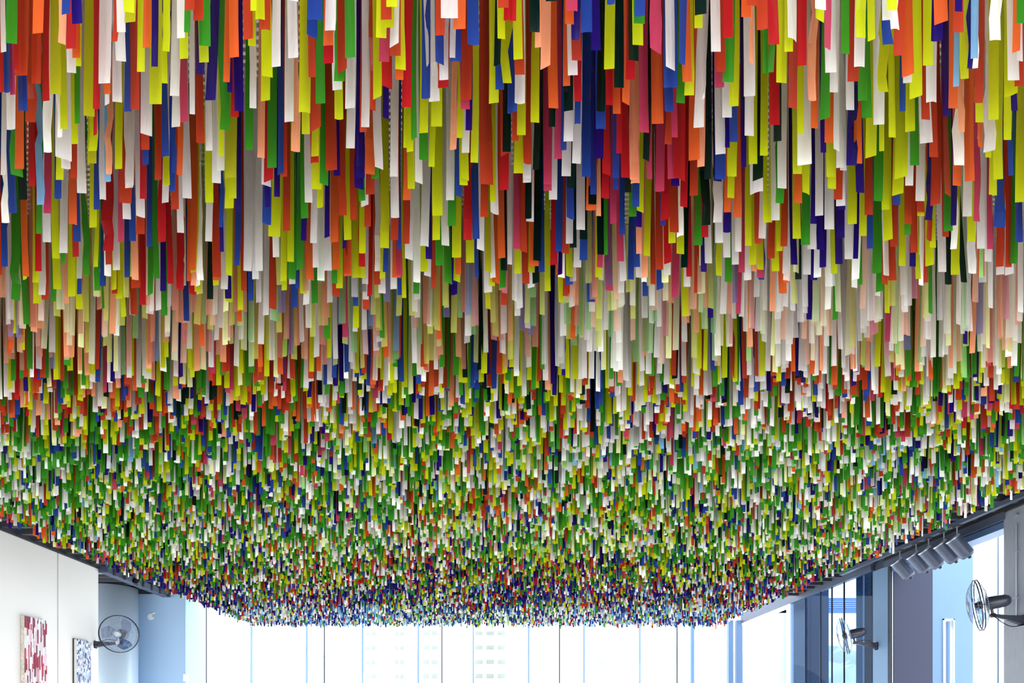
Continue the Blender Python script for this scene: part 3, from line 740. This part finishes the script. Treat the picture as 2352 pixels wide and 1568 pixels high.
# ------------------------------------------------------------------ wall fans
def fan(cx_, cy_, cz_, axis, mount, label, cord_up):
    """axis: direction the fan blows (unit), mount: wall plate position"""
    ax = Vector(axis).normalized(); up = Vector((0, 0, 1)); sd = up.cross(ax).normalized(); u2 = ax.cross(sd)
    R = Matrix((ax, sd, u2)).transposed().to_4x4()
    C0 = Vector((cx_, cy_, cz_)); Mx = Matrix.Translation(C0) @ R
    root = empty('wall_fan', mount, label, 'fan', 'wall fans')
    base = Matrix.Translation(Vector(mount)).inverted() @ Mx
    def put(o): o.matrix_local = base; return o
    Rr = 0.275
    # cage: rims, radial wires, rings
    for nm, sgn in (('front_grille', 1), ('rear_grille', -1)):
        g = MB()
        dep = 0.085 if sgn > 0 else 0.07
        def prof(t): return sgn*dep*(1 - t**3.0)*1.0 + sgn*0.012
        for k in range(52):
            a = 2*PI*k/52
            pts = [(prof(t), Rr*t*math.cos(a), Rr*t*math.sin(a)) for t in (0.2, 0.5, 0.75, 0.9, 1.0)]
            g.tube(pts, 0.0010, 3, caps=False)
        for t, rr in ((0.9, 0.0018), (0.62, 0.0018), (0.34, 0.002), (0.2, 0.003)):
            g.tube([(prof(t), Rr*t*math.cos(2*PI*k/40), Rr*t*math.sin(2*PI*k/40)) for k in range(40)], rr, 5, closed=True)
        gg = put(g.build(nm, M_cage, root))
        MB().tube([(sgn*0.012, Rr*math.cos(2*PI*k/48), Rr*math.sin(2*PI*k/48)) for k in range(48)], 0.006, 6, closed=True).build('rim', M_rim, gg)
    if True:
        cap = put(MB().lathe_x([(0.10, 0.0), (0.10, 0.028), (0.098, 0.05), (0.088, 0.058), (0.08, 0.058)]).build('centre_badge', M_gal, root, smooth=True))
    put(MB().lathe_x([(0.03, 0.0), (0.03, 0.03), (0.0, 0.042), (-0.035, 0.042), (-0.035, 0.0)]).build('hub', M_black, root, smooth=True))
    for k in range(3):
        v = []; f = []; a0 = 2*PI*k/3 + 0.5; NR, NA = 6, 6
        for i in range(NR+1):
            r = 0.04 + (0.24-0.04)*i/NR; sweep = 0.55*i/NR; wdt = 0.45 + 0.75*math.sin(PI*min(1, i/NR*0.85+0.1))
            for j in range(NA+1):
                s_ = j/NA - 0.5; a = a0 + sweep + s_*wdt
                v.append((-s_*0.05*(1-0.3*i/NR), r*math.cos(a), r*math.sin(a)))
        for i in range(NR):
            for j in range(NA):
                q = i*(NA+1)+j; f.append((q, q+1, q+NA+2, q+NA+1))
        m_ = MB(); m_.v = v; m_.f = f
        put(m_.build('blade', M_blade, root, smooth=True))
    put(MB().lathe_x([(-0.07, 0.0), (-0.07, 0.062), (-0.085, 0.072), (-0.16, 0.072), (-0.235, 0.066), (-0.27, 0.05), (-0.285, 0.03), (-0.285, 0.0)]).build('motor_housing', M_charcoal, root, smooth=True))
    put(MB().tube([(-0.04, 0, 0), (-0.08, 0, 0)], 0.006, 6).build('shaft', M_wire, root))
    # tilting neck under the motor, then the arm to the wall plate (mount local space)
    nk = base @ Vector((-0.11, 0, -0.07)); nk2 = base @ Vector((-0.11, 0, -0.135))
    MB().tube([nk, nk2], 0.014, 8).build('neck', M_charcoal, root)
    MB().tube([nk2 + Vector((0, -0.02, 0.0)), nk2 + Vector((0, 0.02, 0))], 0.024, 12).build('tilt_knob', M_black, root)
    d = Vector((0, 0, 0)) - nk2; d.normalize(); s3 = Vector((0, 0, 1)).cross(d).normalized(); u3 = Vector((0, 0, 1))
    v = []
    for p_, a_, b_ in ((nk2, 0.014, 0.016), (nk2 + (Vector((0,0,0))-nk2)*0.5, 0.024, 0.026), (Vector((0, 0, 0)), 0.036, 0.048)):
        for sx, sy in ((-1, -1), (1, -1), (1, 1), (-1, 1)): v.append(tuple(p_ + s3*(a_*sx) + u3*(b_*sy)))
    f = [(0, 3, 2, 1), (8, 9, 10, 11)]
    for i in (0, 4):
        for j in range(4): f.append((i+j, i+(j+1) % 4, i+4+(j+1) % 4, i+4+j))
    m_ = MB(); m_.v = v; m_.f = f
    m_.build('arm', M_charcoal, root, bevel=0.004)
    sg = 1 if mount[0] > 0 else -1
    MB().box(min(0, sg*0.025), max(0, sg*0.025), -0.05, 0.05, -0.065, 0.06).build('wall_plate', M_black, root, bevel=0.006)
    cpts = []
    for k in range(13):
        t = k/12; p_ = nk2.lerp(Vector((-sg*0.01, -0.05, -0.03)), t); p_ = p_ + Vector((0, -0.03*math.sin(PI*t), (-0.085 if not cord_up else 0.07)*math.sin(PI*t)))
        cpts.append(tuple(p_))
    MB().tube(cpts, 0.005, 6).build('cord', M_black, root)
    return root
Yr = XR*FPX/(2346-CX)
fan(X(2247, Yr+0.05), Yr+0.05, Z(1388, Yr), (-0.87, 0.49, -0.14), (XR, Yr, Z(1424, Yr)),
    'black wall fan on the grey pier, nearest the picture edge and largest of three', False)
Ym = XR*FPX/(2013-CX)
fan(X(1940, Ym+0.1), Ym+0.1, Z(1458, Ym), (-0.87, 0.49, -0.2), (XR, Ym, Z(1483, Ym)),
    'black wall fan in front of the granite column, on the narrow pale pier', True)
Yl = -XL*FPX/(CX-222)
fan(X(275, Yl-0.1), Yl-0.12, Z(1458, Yl), (0.22, -0.96, -0.12), (XL, Yl-0.03, Z(1480, Yl)),
    'wall fan with round cage facing the room, on the white wall end by the alcove', True)
# conduit running up from the near fan
c_ = empty('conduit', (XR, XR*FPX/(2336-CX), Z(1415, 7.1)), 'thin grey metal conduit running up the pier above the largest fan', 'conduit')
MB().tube([(-0.012, 0, 0), (-0.012, 0, HC-0.2 - Z(1415, 7.1))], 0.009, 8).build('pipe', M_gal, c_)
for zz in (0.2, 0.7, 1.1): MB().box(-0.024, 0.0, -0.022, 0.022, zz, zz+0.02).build('clip', M_gal, c_)

# ------------------------------------------------------------------ spotlights
def spot(px, Y, size, label):
    x = X(px, Y); s = Y/FPX
    root = empty('track_spotlight', (x, Y, HC - 0.03), label, 'spotlight', 'track spotlights along the rail')
    MB().box(-0.025, 0.025, -0.05, 0.05, -0.012, 0.012).build('track_adaptor', M_black, root, bevel=0.003)
    MB().tube([(0, 0, 0), (0, 0, -0.125)], 0.0075, 8).build('stem', M_gal, root)
    # body: open cylinder tipped up towards the ribbons
    d = Vector((-0.62, 0.10, 0.78)).normalized(); sd = Vector((0, 0, 1)).cross(d).normalized(); u = d.cross(sd)
    R = Matrix((d, sd, u)).transposed().to_4x4()
    cen = Vector((0.045, 0, -0.255)) ; base = Matrix.Translation(cen) @ R
    L2, r = 0.138, 0.080
    prof = [(L2-0.02, 0.0), (L2-0.06, r-0.012), (L2, r-0.006), (L2, r), (-L2+0.03, r), (-L2, r*0.8), (-L2, 0.0)]
    b = MB().lathe_x(prof, 32).build('housing', M_lamp, root); b.matrix_local = base
    for p in b.data.polygons: p.use_smooth = False
    MB_r = MB().lathe_x([(L2, r-0.006), (L2+0.006, r-0.004), (L2+0.006, r+0.004), (L2-0.01, r+0.004), (L2-0.01, r)], 32).build('rim', M_gal, root); MB_r.matrix_local = base
    k_ = MB().lathe_x([(-L2, 0.0), (-L2, 0.022), (-L2-0.03, 0.016), (-L2-0.03, 0.0)], 12).build('knob', M_black, root, smooth=True); k_.matrix_local = base
    hb = MB().tube([(0, 0, -0.12), tuple(cen + u*r + d*0.03)], 0.008, 6).build('bracket', M_black, root)
names = ['first', 'second', 'third', 'fourth', 'fifth']
for i, px in enumerate((2198, 2168, 2132.5, 2104, 2066.7)):
    Y = 5.53*FPX/(px-CX)
    spot(px, Y, 1, '%s grey track spotlight counted from the grey pier, tilted up at the ribbons' % names[i])
Yb = 10.45
bs = empty('tube_spotlight', (X(313, Yb), Yb, HC), 'black round spotlight seen end-on under the ribbon edge above the alcove', 'spotlight')
zc = Z(1335, Yb) - HC
MB().tube([(0, 0.08, 0.17), (0, 0.08, zc + 0.03)], 0.01, 8).build('stem', M_black, bs)
t_ = MB().lathe_x([(-0.09, 0.0), (-0.09, 0.05), (0.09, 0.05), (0.09, 0.044), (0.02, 0.03), (0.02, 0.0)], 28).build('housing', M_black, bs)
t_.rotation_euler = (0, 0, -PI/2 + 0.4); t_.location = (0, 0, zc)
